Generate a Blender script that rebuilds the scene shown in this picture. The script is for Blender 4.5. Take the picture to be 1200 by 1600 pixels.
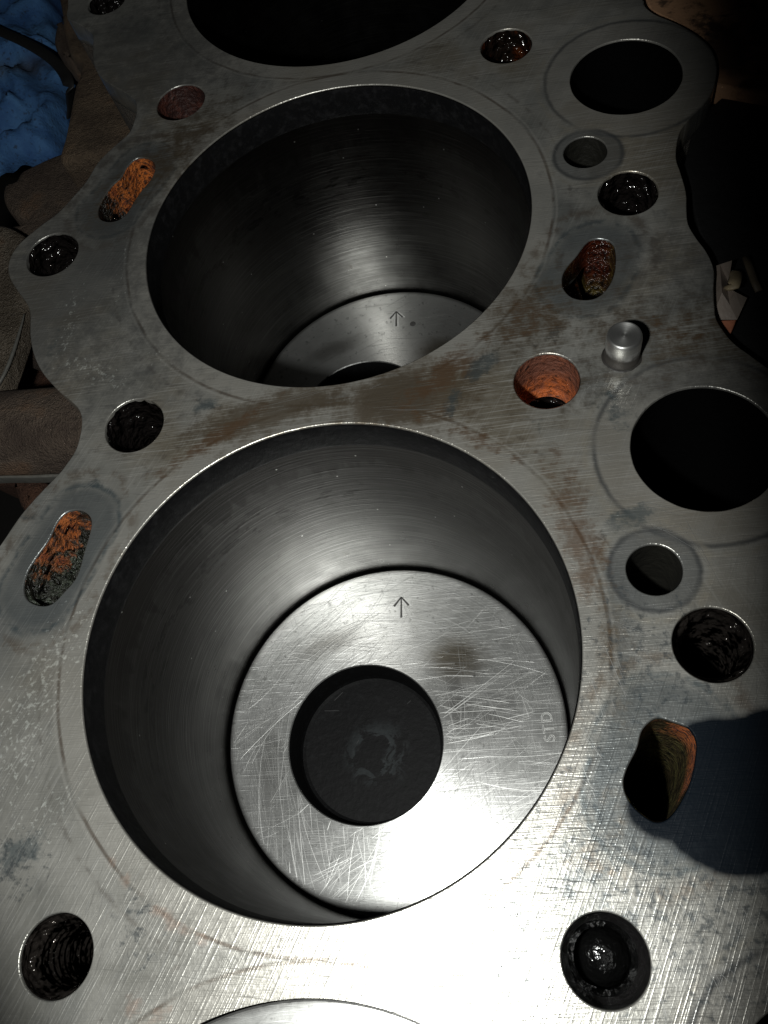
import bpy, bmesh, math, random
from mathutils import Matrix, Vector, noise as mn

for o in list(bpy.data.objects):
    bpy.data.objects.remove(o)
scene = bpy.context.scene
col = scene.collection
S = 0.05                                  # bore radius in metres; "R units" below are multiples of it
PITCH = 2.20924                           # bore spacing in R

# ------------------------------------------------------------------ camera
CAM = Vector((0.794656, -0.977689, 3.091162))
AX, AY, AZ = 0.45011325, 0.17635374, -0.00767844
ROT = Matrix.Rotation(AZ, 3, 'Z') @ Matrix.Rotation(AY, 3, 'Y') @ Matrix.Rotation(AX, 3, 'X')
FPX = 1308.188
cd = bpy.data.cameras.new('camera')
cam = bpy.data.objects.new('camera', cd)
col.objects.link(cam)
cd.sensor_fit = 'VERTICAL'; cd.sensor_height = 24.0; cd.lens = 24.0 * FPX / 1600.0
cd.clip_start = 0.005; cd.clip_end = 20.0
cam.matrix_world = Matrix.Translation(CAM * S) @ ROT.to_4x4()
scene.camera = cam

# ------------------------------------------------------------------ world, flash, exposure
w = bpy.data.worlds.new('World'); scene.world = w; w.use_nodes = True
w.node_tree.nodes['Background'].inputs[0].default_value = (0.55, 0.6, 0.7, 1)
w.node_tree.nodes['Background'].inputs[1].default_value = 0.0015
ld = bpy.data.lights.new('camera_flash', 'SPOT')
ld.energy = 1.52; ld.spot_size = math.radians(122); ld.spot_blend = 0.22
ld.shadow_soft_size = 0.0045; ld.color = (0.985, 1.0, 0.965)
flash = bpy.data.objects.new('camera_flash', ld); col.objects.link(flash)
FL = Vector((0.06, -1.16, 3.15)); AIM = Vector((-0.42, 1.2, 0.0))
flash.location = FL * S
ROLL = math.radians(6)
flash.rotation_euler = ((AIM - FL).to_track_quat('-Z', 'Y').to_matrix() @ Matrix.Rotation(ROLL, 3, 'Z')).to_euler()
flash.scale = (0.345, 1.0, 1)
vs = scene.view_settings
vs.view_transform = 'Standard'; vs.look = 'None'; vs.exposure = 0.0; vs.gamma = 1.0
vs.use_curve_mapping = False
scene.render.engine = 'CYCLES'
cy = scene.cycles
cy.use_denoising = True; cy.max_bounces = 10; cy.diffuse_bounces = 4; cy.glossy_bounces = 8
cy.sample_clamp_indirect = 4.0; cy.caustics_reflective = True; cy.blur_glossy = 0.3

def W(px, py, z=0.0):
    """photograph pixel -> point of the place (R units) on the level z"""
    d = ROT @ Vector(((px - 600) / FPX, -(py - 800) / FPX, -1.0))
    t = (z - CAM.z) / d.z
    return CAM + d * t

# ================================================================== node helpers
class V:
    def __init__(s, g, k): s.g, s.k = g, k
    def __add__(s, o): return s.g.m('ADD', s, o)
    __radd__ = __add__
    def __sub__(s, o): return s.g.m('SUBTRACT', s, o)
    def __rsub__(s, o): return s.g.m('SUBTRACT', o, s)
    def __mul__(s, o): return s.g.m('MULTIPLY', s, o)
    __rmul__ = __mul__
    def __truediv__(s, o): return s.g.m('DIVIDE', s, o)
    def __neg__(s): return s.g.m('MULTIPLY', s, -1.0)
    def abs(s): return s.g.m('ABSOLUTE', s)
    def sat(s): return s.g.m('ADD', s, 0.0, clamp=True)

class G:
    def __init__(s, name):
        s.mat = bpy.data.materials.new(name); s.mat.use_nodes = True
        s.nt = s.mat.node_tree; s.nt.nodes.clear()
        s.out = s.n('ShaderNodeOutputMaterial'); s.p = s.n('ShaderNodeBsdfPrincipled')
        s.nt.links.new(s.p.outputs[0], s.out.inputs[0])
        tc = s.n('ShaderNodeTexCoord'); s.obj = tc.outputs['Object']
        sc = s.n('ShaderNodeVectorMath'); sc.operation = 'SCALE'
        s.nt.links.new(s.obj, sc.inputs[0]); sc.inputs[3].default_value = 1.0 / S
        s.P = sc.outputs[0]                       # object coordinates in R units
        sp = s.n('ShaderNodeSeparateXYZ'); s.nt.links.new(s.P, sp.inputs[0])
        s.x, s.y, s.z = [V(s, k) for k in sp.outputs]
    def n(s, t): return s.nt.nodes.new(t)
    def put(s, sock, v):
        if isinstance(v, V): s.nt.links.new(v.k, sock)
        elif isinstance(v, bpy.types.NodeSocket): s.nt.links.new(v, sock)
        elif isinstance(v, (tuple, list)) and sock.type == 'RGBA' and len(v) == 3: sock.default_value = (*v, 1)
        else: sock.default_value = v
    def m(s, op, a, b=None, c=None, clamp=False):
        q = s.n('ShaderNodeMath'); q.operation = op; q.use_clamp = clamp
        s.put(q.inputs[0], a)
        if b is not None: s.put(q.inputs[1], b)
        if c is not None: s.put(q.inputs[2], c)
        return V(s, q.outputs[0])
    def vec(s, x, y, z=0.0):
        q = s.n('ShaderNodeCombineXYZ')
        for k, v in enumerate((x, y, z)): s.put(q.inputs[k], v)
        return q.outputs[0]
    def step(s, v, lo, hi):
        """smooth 0..1 as v goes lo -> hi (lo may exceed hi)"""
        q = s.n('ShaderNodeMapRange'); q.interpolation_type = 'SMOOTHSTEP'
        s.put(q.inputs[0], v)
        if lo <= hi: q.inputs[1].default_value, q.inputs[2].default_value, q.inputs[3].default_value, q.inputs[4].default_value = lo, hi, 0, 1
        else: q.inputs[1].default_value, q.inputs[2].default_value, q.inputs[3].default_value, q.inputs[4].default_value = hi, lo, 1, 0
        return V(s, q.outputs[0])
    def noise(s, vec=None, scale=1.0, detail=3.0, rough=0.55, dist=0.0):
        q = s.n('ShaderNodeTexNoise'); s.put(q.inputs['Vector'], vec if vec is not None else s.P)
        q.inputs['Scale'].default_value = scale; q.inputs['Detail'].default_value = detail
        q.inputs['Roughness'].default_value = rough; q.inputs['Distortion'].default_value = dist
        return V(s, q.outputs[0])
    def mixc(s, a, b, f):
        q = s.n('ShaderNodeMix'); q.data_type = 'RGBA'
        s.put(q.inputs[0], f); s.put(q.inputs[6], a); s.put(q.inputs[7], b)
        return q.outputs[2]
    def mixf(s, a, b, f):
        q = s.n('ShaderNodeMix'); q.data_type = 'FLOAT'
        s.put(q.inputs[0], f); s.put(q.inputs[2], a); s.put(q.inputs[3], b)
        return V(s, q.outputs[0])
    def ramp(s, v, stops):
        q = s.n('ShaderNodeValToRGB'); s.put(q.inputs[0], v); e = q.color_ramp.elements
        while len(e) < len(stops): e.new(0.5)
        for k, (p, c) in enumerate(stops): e[k].position = p; e[k].color = (*c, 1)
        return q.outputs[0]
    def hyp(s, a, b): return s.m('SQRT', s.m('ADD', a * a, b * b))
    def dist(s, x, y, cx, cy_): return s.hyp(x - cx, y - cy_)
    def rotated(s, x, y, ang):
        c, q = math.cos(ang), math.sin(ang)
        return x * c + y * q, y * c - x * q
    def blob(s, x, y, c, rx, ry=None, ang=0.0, soft=0.6):
        ry = ry or rx
        u, v = s.rotated(x - c[0], y - c[1], ang)
        return s.step(s.hyp(u / rx, v / ry), 1.0, 1.0 - soft)
    def seg(s, x, y, a, b):
        dx, dy = b[0] - a[0], b[1] - a[1]; l2 = dx * dx + dy * dy
        t = s.m('ADD', ((x - a[0]) * dx + (y - a[1]) * dy) / l2, 0.0, clamp=True)
        return s.hyp(x - a[0] - t * dx, y - a[1] - t * dy)
    def lines(s, x, y, ang, along, across, lo, hi, detail=2.0):
        """brushed streaks: noise stretched along a direction, as a 0..1 mask"""
        u, v = s.rotated(x, y, ang)
        return s.step(s.noise(s.vec(u * along, v * across, 3.7 * ang), 1.0, detail), lo, hi)
    def scratch(s, x, y, scale, ang, spread, width, length, keep, bend=0.0, seed=0.0):
        """single random scratches: one short line in each cell of a Voronoi pattern"""
        q = s.n('ShaderNodeTexVoronoi'); q.voronoi_dimensions = '2D'
        qx, qy = x * scale + seed, y * scale + seed * 1.7
        s.put(q.inputs['Vector'], s.vec(qx, qy)); q.inputs['Scale'].default_value = 1.0
        ps = s.n('ShaderNodeSeparateXYZ'); s.nt.links.new(q.outputs['Position'], ps.inputs[0])
        cs = s.n('ShaderNodeSeparateColor'); s.nt.links.new(q.outputs['Color'], cs.inputs[0])
        r, gg, b = [V(s, k) for k in cs.outputs]
        lx, ly = qx - V(s, ps.outputs[0]), qy - V(s, ps.outputs[1])
        th = (r - 0.5) * spread + ang
        c, sn = s.m('COSINE', th), s.m('SINE', th)
        u, v = lx * c + ly * sn, ly * c - lx * sn
        if bend: v = v + u * u * bend
        on = s.m('LESS_THAN', b, keep)
        return s.step(v.abs(), width * scale, 0.0) * s.step(u.abs() - gg * length, 0.06, 0.0) * on
    def bump(s, h, dist, strength=1.0, normal=None):
        q = s.n('ShaderNodeBump'); s.put(q.inputs['Height'], h)
        q.inputs['Distance'].default_value = dist * S; q.inputs['Strength'].default_value = strength
        if normal is not None: s.nt.links.new(normal, q.inputs['Normal'])
        return q.outputs[0]
    def done(s, color, rough, metal=0.0, normal=None, **kw):
        s.put(s.p.inputs['Base Color'], color); s.put(s.p.inputs['Roughness'], rough); s.put(s.p.inputs['Metallic'], metal)
        if normal is not None: s.nt.links.new(normal, s.p.inputs['Normal'])
        for k, v in kw.items(): s.put(s.p.inputs[k.replace('_', ' ')], v)
        return s.mat
    def turned(s, amount, rot=0.0):
        t = s.n('ShaderNodeTangent'); t.direction_type = 'RADIAL'; t.axis = 'Z'
        s.nt.links.new(t.outputs[0], s.p.inputs['Tangent'])
        s.put(s.p.inputs['Anisotropic'], amount); s.put(s.p.inputs['Anisotropic Rotation'], rot)

# ================================================================== layout traced on the deck level
def catmull(pts, closed=True, n=6):
    out = []; N = len(pts)
    for i in range(N if closed else N - 1):
        p = [Vector(pts[(i + k - 1) % N] if closed else pts[min(max(i + k - 1, 0), N - 1)]) for k in range(4)]
        for j in range(n):
            t = j / n
            out.append(0.5 * ((2 * p[1]) + (p[2] - p[0]) * t + (2 * p[0] - 5 * p[1] + 4 * p[2] - p[3]) * t * t + (3 * p[1] - p[0] - 3 * p[2] + p[3]) * t ** 3))
    return out
def flat(pxs, z=0.0): return [W(a, b, z).to_2d() for a, b in pxs]

LEFT = [(40, -190), (62, -120), (90, -60), (104, -20), (106, 8), (105, 28), (126, 39), (144, 54), (145, 76), (146, 97), (155, 117), (175, 133), (198, 146), (211, 157), (213, 171), (211, 184), (202, 207), (180, 227), (153, 254), (135, 283), (112, 310), (90, 333), (63, 353), (34, 377), (19, 396), (12.5, 417), (16, 436), (28, 455), (42, 475), (47, 492), (47, 524), (53, 555), (67, 583), (91, 610), (109, 625), (122, 638), (127.5, 655), (125, 680), (117, 705), (100, 730), (91, 741), (62, 771), (37, 799), (19, 824), (0, 852), (-40, 905), (-75, 965), (-120, 1060), (-165, 1200), (-190, 1400), (-215, 1600), (-240, 1800)]
RIGHT = [(960, -190), (985, -90), (998, -30), (1005, 0), (1010, 12), (1025, 23), (1047, 32), (1070, 43), (1093, 58), (1112, 77), (1120, 100), (1119, 122), (1113, 143), (1100, 163), (1078, 185), (1063, 205), (1057, 230), (1057, 250), (1063, 268), (1072, 300), (1073, 330), (1076, 351), (1089, 373), (1102, 390), (1112, 409), (1116, 427), (1115, 450), (1116, 474), (1119, 497), (1131, 517), (1147, 536), (1170, 553), (1196, 572), (1240, 605), (1290, 660), (1330, 740), (1330, 850), (1300, 950), (1310, 1050), (1380, 1200), (1420, 1400), (1450, 1600), (1480, 1800)]
OUTER = catmull([Vector((1.55, 6.3)), Vector((-1.9, 6.3))] + flat(LEFT[2:] + RIGHT[:1:-1]) + [Vector((1.75, 5.2))], True, 4)
BORES = [Vector((0, PITCH * k)) for k in (2, 1, 0, -1)]        # from the far end of the block to the near end

def round_hole(x0, x1, y0, y1):
    pts = flat([(x0, (y0 + y1) / 2), (x1, (y0 + y1) / 2), ((x0 + x1) / 2, y0), ((x0 + x1) / 2, y1)])
    c = (pts[0] + pts[1] + pts[2] + pts[3]) / 4
    return c, sum((p - c).length for p in pts) / 4
H = {'far_left': round_hole(137, 196, -15, 19), 'rust_left': round_hole(247, 317.5, 133, 186), 'ear_left': round_hole(43, 120, 366, 429),
     'mid_left': round_hole(165, 254, 624, 705), 'near_left': round_hole(31, 145, 1427, 1562), 'far_right': round_hole(751, 831, 45, 98),
     'wet_right': round_hole(934, 1029, 267, 336), 'orange': round_hole(802, 907, 552, 638), 'thread_right': round_hole(1050, 1178, 948, 1066),
     'near_right': round_hole(876, 1017, 1425, 1577), 'oil_far': round_hole(882, 947, 212, 263), 'oil_near': round_hole(978, 1067, 850, 930)}
LIFT = [round_hole(890, 1067, 61, 177)]
LIFT.append(round_hole(982, 1222, 604, 795))
LIFT.append((LIFT[1][0] + Vector((0.0, -PITCH)), LIFT[1][1]))
SLOT_PX = [
    [(211.4, 248.5), (225, 246), (238, 251), (242, 263), (236, 279), (220, 299), (209, 315), (198, 333), (184, 344), (166, 346), (155, 340), (153, 326), (162, 308), (175, 290), (189, 277), (198, 261)],
    [(105, 800), (125, 797), (140, 807), (142, 825), (132, 860), (120, 900), (100, 925), (80, 944), (60, 946), (42, 937), (36, 920), (42, 895), (57, 870), (75, 845), (90, 815)],
    [(900, 400), (920, 376), (945, 374), (960, 385), (962, 415), (955, 440), (940, 460), (920, 468), (895, 465), (880, 450), (879, 430), (887, 415)],
    [(1025, 1122), (1050, 1127), (1075, 1137), (1087, 1155), (1088, 1180), (1078, 1225), (1052, 1272), (1027, 1285), (1002, 1272), (982, 1250), (974, 1225), (980, 1200), (995, 1170), (1004, 1140)]]
SLOTS = [catmull(flat(p), True, 5) for p in SLOT_PX]
SEGS = [((224, 264), (170, 328)), ((122, 820), (62, 920)), ((933, 398), (908, 442)), ((1045, 1155), (1020, 1245))]
SEGS = [(W(*a).to_2d(), W(*b).to_2d()) for a, b in SEGS]
PZ = -1.72; PR = 0.981                    # level and radius of the two low pistons
PIN = W(976, 523, 0.15).to_2d(); PIN_R = (W(947, 523, 0.15) - W(1005, 523, 0.15)).length / 2

# ================================================================== materials
STAINS = {                                # painted masks stored per vertex: (pixel on the deck, radius along, across, angle, amount)
    'rust': [((700, 580), .3, .1, .6, .9), ((330, 690), .36, .05, .55, .95), ((755, 690), .2, .04, -.7, .95), ((900, 830), .12, .42, .15, .85), ((820, 500), .16, .25, -.3, .55), ((1080, 520), .35, .12, -.2, .5), ((690, 640), .2, .06, .1, .6), ((955, 1010), .05, .4, 0, .45)],
    'brown': [((640, 618), .36, .17, .1, 1.5), ((420, 645), .45, .11, .25, 1.3), ((955, 1010), .08, .42, 0, .8), ((820, 500), .22, .34, -.3, .9), ((1080, 520), .6, .22, -.2, .75), ((620, 640), 1.4, .2, .05, .6), ((800, 640), .4, .25, .3, .5), ((900, 470), .4, .4, 0, .4), ((260, 245), .6, .18, .85, .9), ((700, 470), .5, .1, 1.0, .6), ((960, 1300), .2, .2, 0, .55), ((860, 1340), .25, .1, .5, .4)],
    'dark': [((620, 622), .15, .12, .1, 1.7), ((505, 625), .2, .05, .1, .85), ((990, 590), .5, .18, -.1, .75), ((1170, 590), .45, .35, -.3, .9), ((235, 90), .8, .7, .9, .95), ((110, 430), .95, .55, 1.2, 1.1), ((200, 560), .5, .5, 0, .7), ((945, 360), .3, .6, 0, .5), ((1030, 440), .45, .4, 0, .7), ((260, 245), .7, .25, .85, .7), ((160, 250), .6, .4, .8, .8), ((985, 415), .34, .2, .9, .8), ((90, 800), .4, .15, .9, .4), ((1130, 620), .5, .1, 0, .6)],
    'blue': [((752, 572), .13, .06, .9, 1.2), ((708, 628), .1, .05, 1.2, 1.15), ((985, 812), .17, .06, .35, 1.1), ((845, 665), .07, .07, 0, .8), ((320, 632), .11, .05, .3, .95), ((265, 690), .06, .12, 0, .7), ((960, 640), .1, .2, .4, .8), ((30, 1330), .16, .1, .5, .9), ((145, 760), .1, .06, .4, .8), ((990, 530), .22, .06, .1, .6), ((80, 545), .06, .3, 0, .75), ((810, 540), .3, .06, .2, .7), ((1000, 1080), .15, .3, 0, .6), ((60, 850), .12, .3, .6, .6)],
    'film': [((1140, 1242), .21, .21, 0, 2.0), ((1215, 1215), .14, .2, 0, 1.6), ((1035, 1265), .12, .1, 0, 1.0)],
    'pepper': [((1060, 1370), .8, .34, -.2, 1.1), ((1010, 1050), .25, .35, 0, .9), ((1120, 1480), .4, .3, 0, .8), ((803, 1432), .05, .05, 0, 1.4), ((802, 1515), .07, .1, 0, 1.3), ((215, 1450), .09, .14, 0, 1.0), ((15, 1350), .14, .12, 0, 1.3)],
    'copper': [((195, 1370), .14, .025, -.85, 1.2), ((270, 1440), .15, .035, -.5, 1.2), ((207, 1573), .045, .05, 0, 1.1), ((245, 1590), .08, .03, .5, 1.0)],
    'speck': [((108, 510), .35, .07, 1.5, 1.0), ((150, 580), .3, .07, -.55, 1.1), ((55, 1090), .16, .5, -.35, 1.05), ((20, 1160), .2, .3, 0, 1.0), ((70, 1270), .22, .12, .4, .9), ((192, 430), .4, .05, 1.5, .8), ((250, 560), .15, .06, -.4, .7)],
}
STAIN_KEYS = list(STAINS)
def paint_deck(me):
    """stain masks and distance to the coolant slots, per vertex"""
    import numpy as np
    n = len(me.vertices); co = np.empty(n * 3, np.float32); me.vertices.foreach_get('co', co)
    co = co.reshape(-1, 3) / S; x, y = co[:, 0], co[:, 1]
    vals = []
    for k in STAIN_KEYS:
        m = np.zeros(n)
        for px, rx, ry, ang, amt in STAINS[k]:
            c = W(*px); ca, sa = math.cos(ang), math.sin(ang)
            u = ((x - c.x) * ca + (y - c.y) * sa) / rx; v = ((y - c.y) * ca - (x - c.x) * sa) / ry
            m = np.maximum(m, amt * np.clip(1.35 - np.hypot(u, v) * 0.9, 0, 1 if k != 'film' else 1))
        vals.append(m)
    sd = np.full(n, 9.0)
    for (a, b), r0 in zip(SEGS, (0.12, 0.125, 0.125, 0.16)):
        dx, dy = b[0] - a[0], b[1] - a[1]
        t = np.clip(((x - a[0]) * dx + (y - a[1]) * dy) / (dx * dx + dy * dy), 0, 1)
        sd = np.minimum(sd, np.hypot(x - a[0] - t * dx, y - a[1] - t * dy) - r0)
    for name, ks in (('stain_a', vals[0:4]), ('stain_b', vals[4:8])):
        at = me.attributes.new(name, 'FLOAT_COLOR', 'POINT')
        at.data.foreach_set('color', np.stack(ks, 1).astype(np.float32).ravel())
    me.attributes.new('slot_distance', 'FLOAT', 'POINT').data.foreach_set('value', sd.astype(np.float32))

def deck_material():
    g = G('milled_iron_deck'); x, y = g.x, g.y
    def attr(name):
        q = g.n('ShaderNodeAttribute'); q.attribute_name = name; return q
    qa, qb = attr('stain_a'), attr('stain_b')
    sa, sb = g.n('ShaderNodeSeparateColor'), g.n('ShaderNodeSeparateColor')
    g.nt.links.new(qa.outputs['Color'], sa.inputs[0]); g.nt.links.new(qb.outputs['Color'], sb.inputs[0])
    mk = dict(zip(STAIN_KEYS, [V(g, k) for k in (*sa.outputs, qa.outputs['Alpha'], *sb.outputs, qb.outputs['Alpha'])]))
    sd = V(g, attr('slot_distance').outputs['Fac'])
    n1 = g.noise(None, 3.2, 3, 0.6); n2 = g.noise(None, 14, 3, 0.65); n3 = g.noise(None, 60, 2, 0.6)
    nn = (n2 - 0.5) * 1.6 + (n1 - 0.5) * 0.7 + (n3 - 0.5) * 0.5
    # base metal with soft mottling
    c = g.mixc((0.33, 0.325, 0.295), (0.52, 0.51, 0.47), g.step(n1, 0.3, 0.72))
    c = g.mixc(c, (0.25, 0.25, 0.24), g.step(n2, 0.5, 0.74) * 0.5)
    far_ = g.step(y, -0.5, 0.4)
    big = g.noise(None, 1.5, 3, 0.6, 0.4)
    c = g.mixc(c, (0.15, 0.165, 0.17), g.step(big, 0.5, 0.66) * 0.55)
    c = g.mixc(c, (0.27, 0.225, 0.155), g.step(big, 0.52, 0.34) * far_ * 0.65)
    # brushed streaks
    l1 = g.lines(x, y, 0.04, 5, 150, 0.46, 0.74, 1); l2 = g.lines(x, y, 1.12, 4, 120, 0.48, 0.76, 1); l3 = g.lines(x, y, 2.0, 5, 110, 0.5, 0.78, 1)
    near = g.step(y, 0.7, -0.4); far = g.step(y, -0.3, 0.8)
    r1 = g.step(n1, 0.36, 0.6)
    streak = l1 * far * (0.12 + 0.88 * g.step(big, 0.56, 0.40)) + l2 * near * g.step(x, 0.3, -0.5) + l3 * g.step(x, 0.6, 1.1) * near * 0.8 + l2 * far * 0.35
    c = g.mixc(c, (0.78, 0.77, 0.73), g.m('MULTIPLY', streak, 0.42 - near * 0.1, clamp=True))
    d1 = g.lines(x, y, 1.35, 7, 95, 0.56, 0.8, 1); d2 = g.lines(x, y, -0.1, 5, 70, 0.56, 0.8, 1)
    c = g.mixc(c, (0.13, 0.125, 0.12), (d1 * near * 0.65 + d2 * far * 0.6) * 0.55)
    # gasket print: smooth ring round each bore and thin line at its rim (bores repeat along y)
    def wrapped(c0):
        yy = g.m('WRAP', y - c0[1], PITCH / 2, -PITCH / 2)
        return g.hyp(x - c0[0], yy)
    d = wrapped((0, 0)) + (n1 - 0.5) * 0.015
    c = g.mixc(c, (0.55, 0.53, 0.48), g.step(d, 1.112, 1.09) * 0.55)
    c = g.mixc(c, (0.62, 0.6, 0.55), g.step((d - 1.118).abs(), 0.01, 0.0) * 0.35)
    c = g.mixc(c, (0.12, 0.085, 0.06), g.step((d - 1.102).abs(), 0.011, 0.002) * g.step(n1 + (n2 - 0.5) * 0.4, 0.36, 0.62) * 0.7)
    c = g.mixc(c, (0.17, 0.15, 0.13), g.step((d - 1.185).abs(), 0.016, 0.0) * g.step(n2, 0.42, 0.62) * 0.45)
    for (cc, rad), wd, oil in [(LIFT[1], 0.145, False), (H['oil_near'], 0.062, True)]:
        d = wrapped(cc) + (n2 - 0.5) * 0.02
        c = g.mixc(c, (0.16, 0.17, 0.175) if oil else (0.42, 0.40, 0.36), g.step(d, rad + wd + 0.02, rad + wd - 0.01) * (0.6 if oil else 0.45))
        c = g.mixc(c, (0.09, 0.095, 0.1), g.step((d - rad - wd).abs(), 0.018, 0.0) * g.step(n1, 0.25, 0.55) * 0.75)
        c = g.mixc(c, (0.45, 0.41, 0.33), g.step((d - rad - wd - 0.04).abs(), 0.024, 0.0) * g.step(n2, 0.35, 0.6) * 0.4)
    # tide marks round the coolant slots
    sdn = sd + (n1 - 0.5) * 0.07 + (n2 - 0.5) * 0.03
    c = g.mixc(c, (0.12, 0.14, 0.15), g.step(sdn, 0.1, 0.02) * 0.65)
    c = g.mixc(c, (0.05, 0.085, 0.105), g.step((sdn - 0.075).abs(), 0.022, 0.0) * g.step(n2, 0.35, 0.6) * 0.6)
    c = g.mixc(c, (0.16, 0.11, 0.07), g.step((sdn - 0.14).abs(), 0.05, 0.0) * g.step(n2, 0.42, 0.6) * 0.5)
    # stains, ragged by noise
    for k, colr, amt, lo, hi in [('dark', (0.12, 0.12, 0.117), 0.62, 0.2, 1.1), ('brown', (0.14, 0.105, 0.066), 0.78, 0.35, 1.25), ('rust', (0.17, 0.095, 0.05), 0.65, 0.5, 1.1),
                                 ('blue', (0.08, 0.115, 0.13), 0.62, 0.62, 1.1), ('copper', (0.42, 0.27, 0.2), 0.42, 0.6, 1.2)]:
        ex = (l1 - 0.4) * far * 0.4 * -1.0 if k in ('brown', 'rust') else 0.0
        c = g.mixc(c, colr, g.step(mk[k] + nn + ex, lo, hi) * g.step(mk[k], 0.0, 0.25) * amt)
    film = g.step(mk['film'] + (n1 - 0.5) * 0.22 + (n2 - 0.5) * 0.1, 0.2, 0.66) * (0.92 + n1 * 0.12)
    c = g.mixc(c, (0.005, 0.0075, 0.011), g.m('MULTIPLY', film, 1.12, clamp=True))
    pep = g.step(g.noise(None, 26, 3, 0.7) + (mk['pepper'] - 1.0) * 0.12, 0.47, 0.66) * g.step(mk['pepper'], 0.1, 0.4)
    c = g.mixc(c, (0.08, 0.095, 0.105), pep * (1.0 - film) * 0.7)
    # white pitted specks
    q = g.vec(x * 1.0 + y * 0.35, y * 1.0 - x * 0.5)
    spk = g.step(g.noise(q, 38, 2, 0.65) + (mk['speck'] - 1.0) * 0.2, 0.52, 0.64) * g.step(n3, 0.36, 0.5) * g.step(mk['speck'], 0.1, 0.4)
    c = g.mixc(c, (0.42, 0.47, 0.45), spk * 0.26)
    rough = g.m('MAXIMUM', 0.325 + (n2 - 0.5) * 0.2 - streak * 0.05 + film * 0.1, 0.22)
    metal = g.mixf(0.69, 0.0, g.m('MAXIMUM', film, spk * 0.4))
    h = l1 * 0.5 + l2 * 0.5 - d2 * 0.6 + n3 * 0.9
    return g.done(c, rough, metal, g.bump(h, 0.0014, 0.6), Specular_IOR_Level=g.mixf(0.5, 0.06, film))

def piston_material():
    g = G('turned_aluminium_crown'); x, y = g.x, g.y
    n1 = g.noise(None, 2.6, 4, 0.6); n2 = g.noise(None, 11, 4, 0.6)
    d = g.hyp(x, y)
    turn = g.step(g.noise(g.vec(d * 95, n1 * 2.0, 0), 1.0, 2), 0.45, 0.7)
    c = g.mixc((0.74, 0.745, 0.72), (0.92, 0.92, 0.9), g.step(n1, 0.3, 0.7))
    c = g.mixc(c, (0.78, 0.79, 0.78), turn * 0.3)
    l1 = g.lines(x, y, 0.02, 4, 120, 0.5, 0.8); l2 = g.lines(x, y, 1.45, 3.5, 110, 0.52, 0.8); l3 = g.lines(x, y, 0.85, 4, 120, 0.55, 0.8)
    right = g.step(x + y * -0.3, -0.25, 0.35); left = 1.0 - right
    st = l1 * (0.4 + 0.6 * g.step(y, -0.2, 0.3)) + l2 * g.step(y, 0.4, -0.2) + l3 * left * 0.5
    c = g.mixc(c, (0.25, 0.25, 0.24), g.lines(x, y, 0.5, 3, 60, 0.55, 0.85) * left * 0.35 + g.step(n2, 0.55, 0.75) * 0.3)
    c = g.mixc(c, (0.9, 0.91, 0.9), g.m('MULTIPLY', st, 0.4, clamp=True))
    # tan varnish patch beyond the bowl and small pits
    wx = x + (n2 - 0.5) * 0.15; wy = y + (n1 - 0.5) * 0.15
    c = g.mixc(c, (0.2, 0.165, 0.11), g.blob(wx, wy, W(712, 1030, PZ), 0.26, 0.19, -0.1, 0.85) * 0.85)
    c = g.mixc(c, (0.3, 0.29, 0.27), g.blob(wx, wy, W(510, 1010, PZ), 0.34, 0.1, 0.35, 0.9) * 0.7 + g.blob(wx, wy, W(420, 1200, PZ), 0.12, 0.4, 0.1, 0.9) * 0.4)
    c = g.mixc(c, (0.34, 0.335, 0.32), g.blob(wx, wy, W(760, 1110, PZ), 0.25, 0.18, 0.0, 0.9) * 0.6)
    c = g.mixc(c, (0.16, 0.15, 0.14), g.blob(wx, wy, (0.36, 0.16), 0.1, 0.3, 0.1, 0.9) * 0.45)
    c = g.mixc(c, (0.3, 0.3, 0.29), g.step(g.noise(None, 22, 3, 0.6), 0.6, 0.7) * 0.6)
    vo = g.n('ShaderNodeTexVoronoi'); g.put(vo.inputs['Vector'], g.P); vo.inputs['Scale'].default_value = 4.0
    c = g.mixc(c, (0.03, 0.03, 0.03), g.step(V(g, vo.outputs['Distance']), 0.045, 0.02) * 0.9)
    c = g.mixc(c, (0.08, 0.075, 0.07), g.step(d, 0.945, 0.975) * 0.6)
    g.turned(0.56, 0.25)
    rough = 0.345 + (n2 - 0.5) * 0.16 + st * 0.03
    h = turn * 0.5 + l1 * 0.3 + n2 * 0.4
    return g.done(c, rough, 0.93, g.bump(h, 0.0014, 0.6))

def bowl_material():
    g = G('sooty_bowl'); x, y = g.x, g.y
    n1 = g.noise(None, 7, 5, 0.65, 0.6); n2 = g.noise(None, 26, 4, 0.6)
    d = g.dist(x, y, BOWL.x + 0.03, BOWL.y - 0.03)
    patch = g.step(n1, 0.5, 0.56) * g.step(d + (n2 - 0.5) * 0.1, 0.24, 0.1) * g.step(g.z, -1.0, 0.0)
    c = g.mixc((0.005, 0.005, 0.0055), (0.034, 0.04, 0.042), patch)
    c = g.mixc(c, (0.012, 0.0125, 0.0135), g.step(n2, 0.5, 0.7) * 0.6)
    sc = g.scratch(x, y, 9, 0.6, 2.0, 0.004, 0.4, 0.15, 0, 2.0)
    c = g.mixc(c, (0.08, 0.08, 0.08), sc * g.step(g.z, -0.15, -0.22) * 0.7)
    return g.done(c, 0.6, 0.0, g.bump(n2 + n1, 0.006, 0.5), Specular_IOR_Level=0.2)

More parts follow.
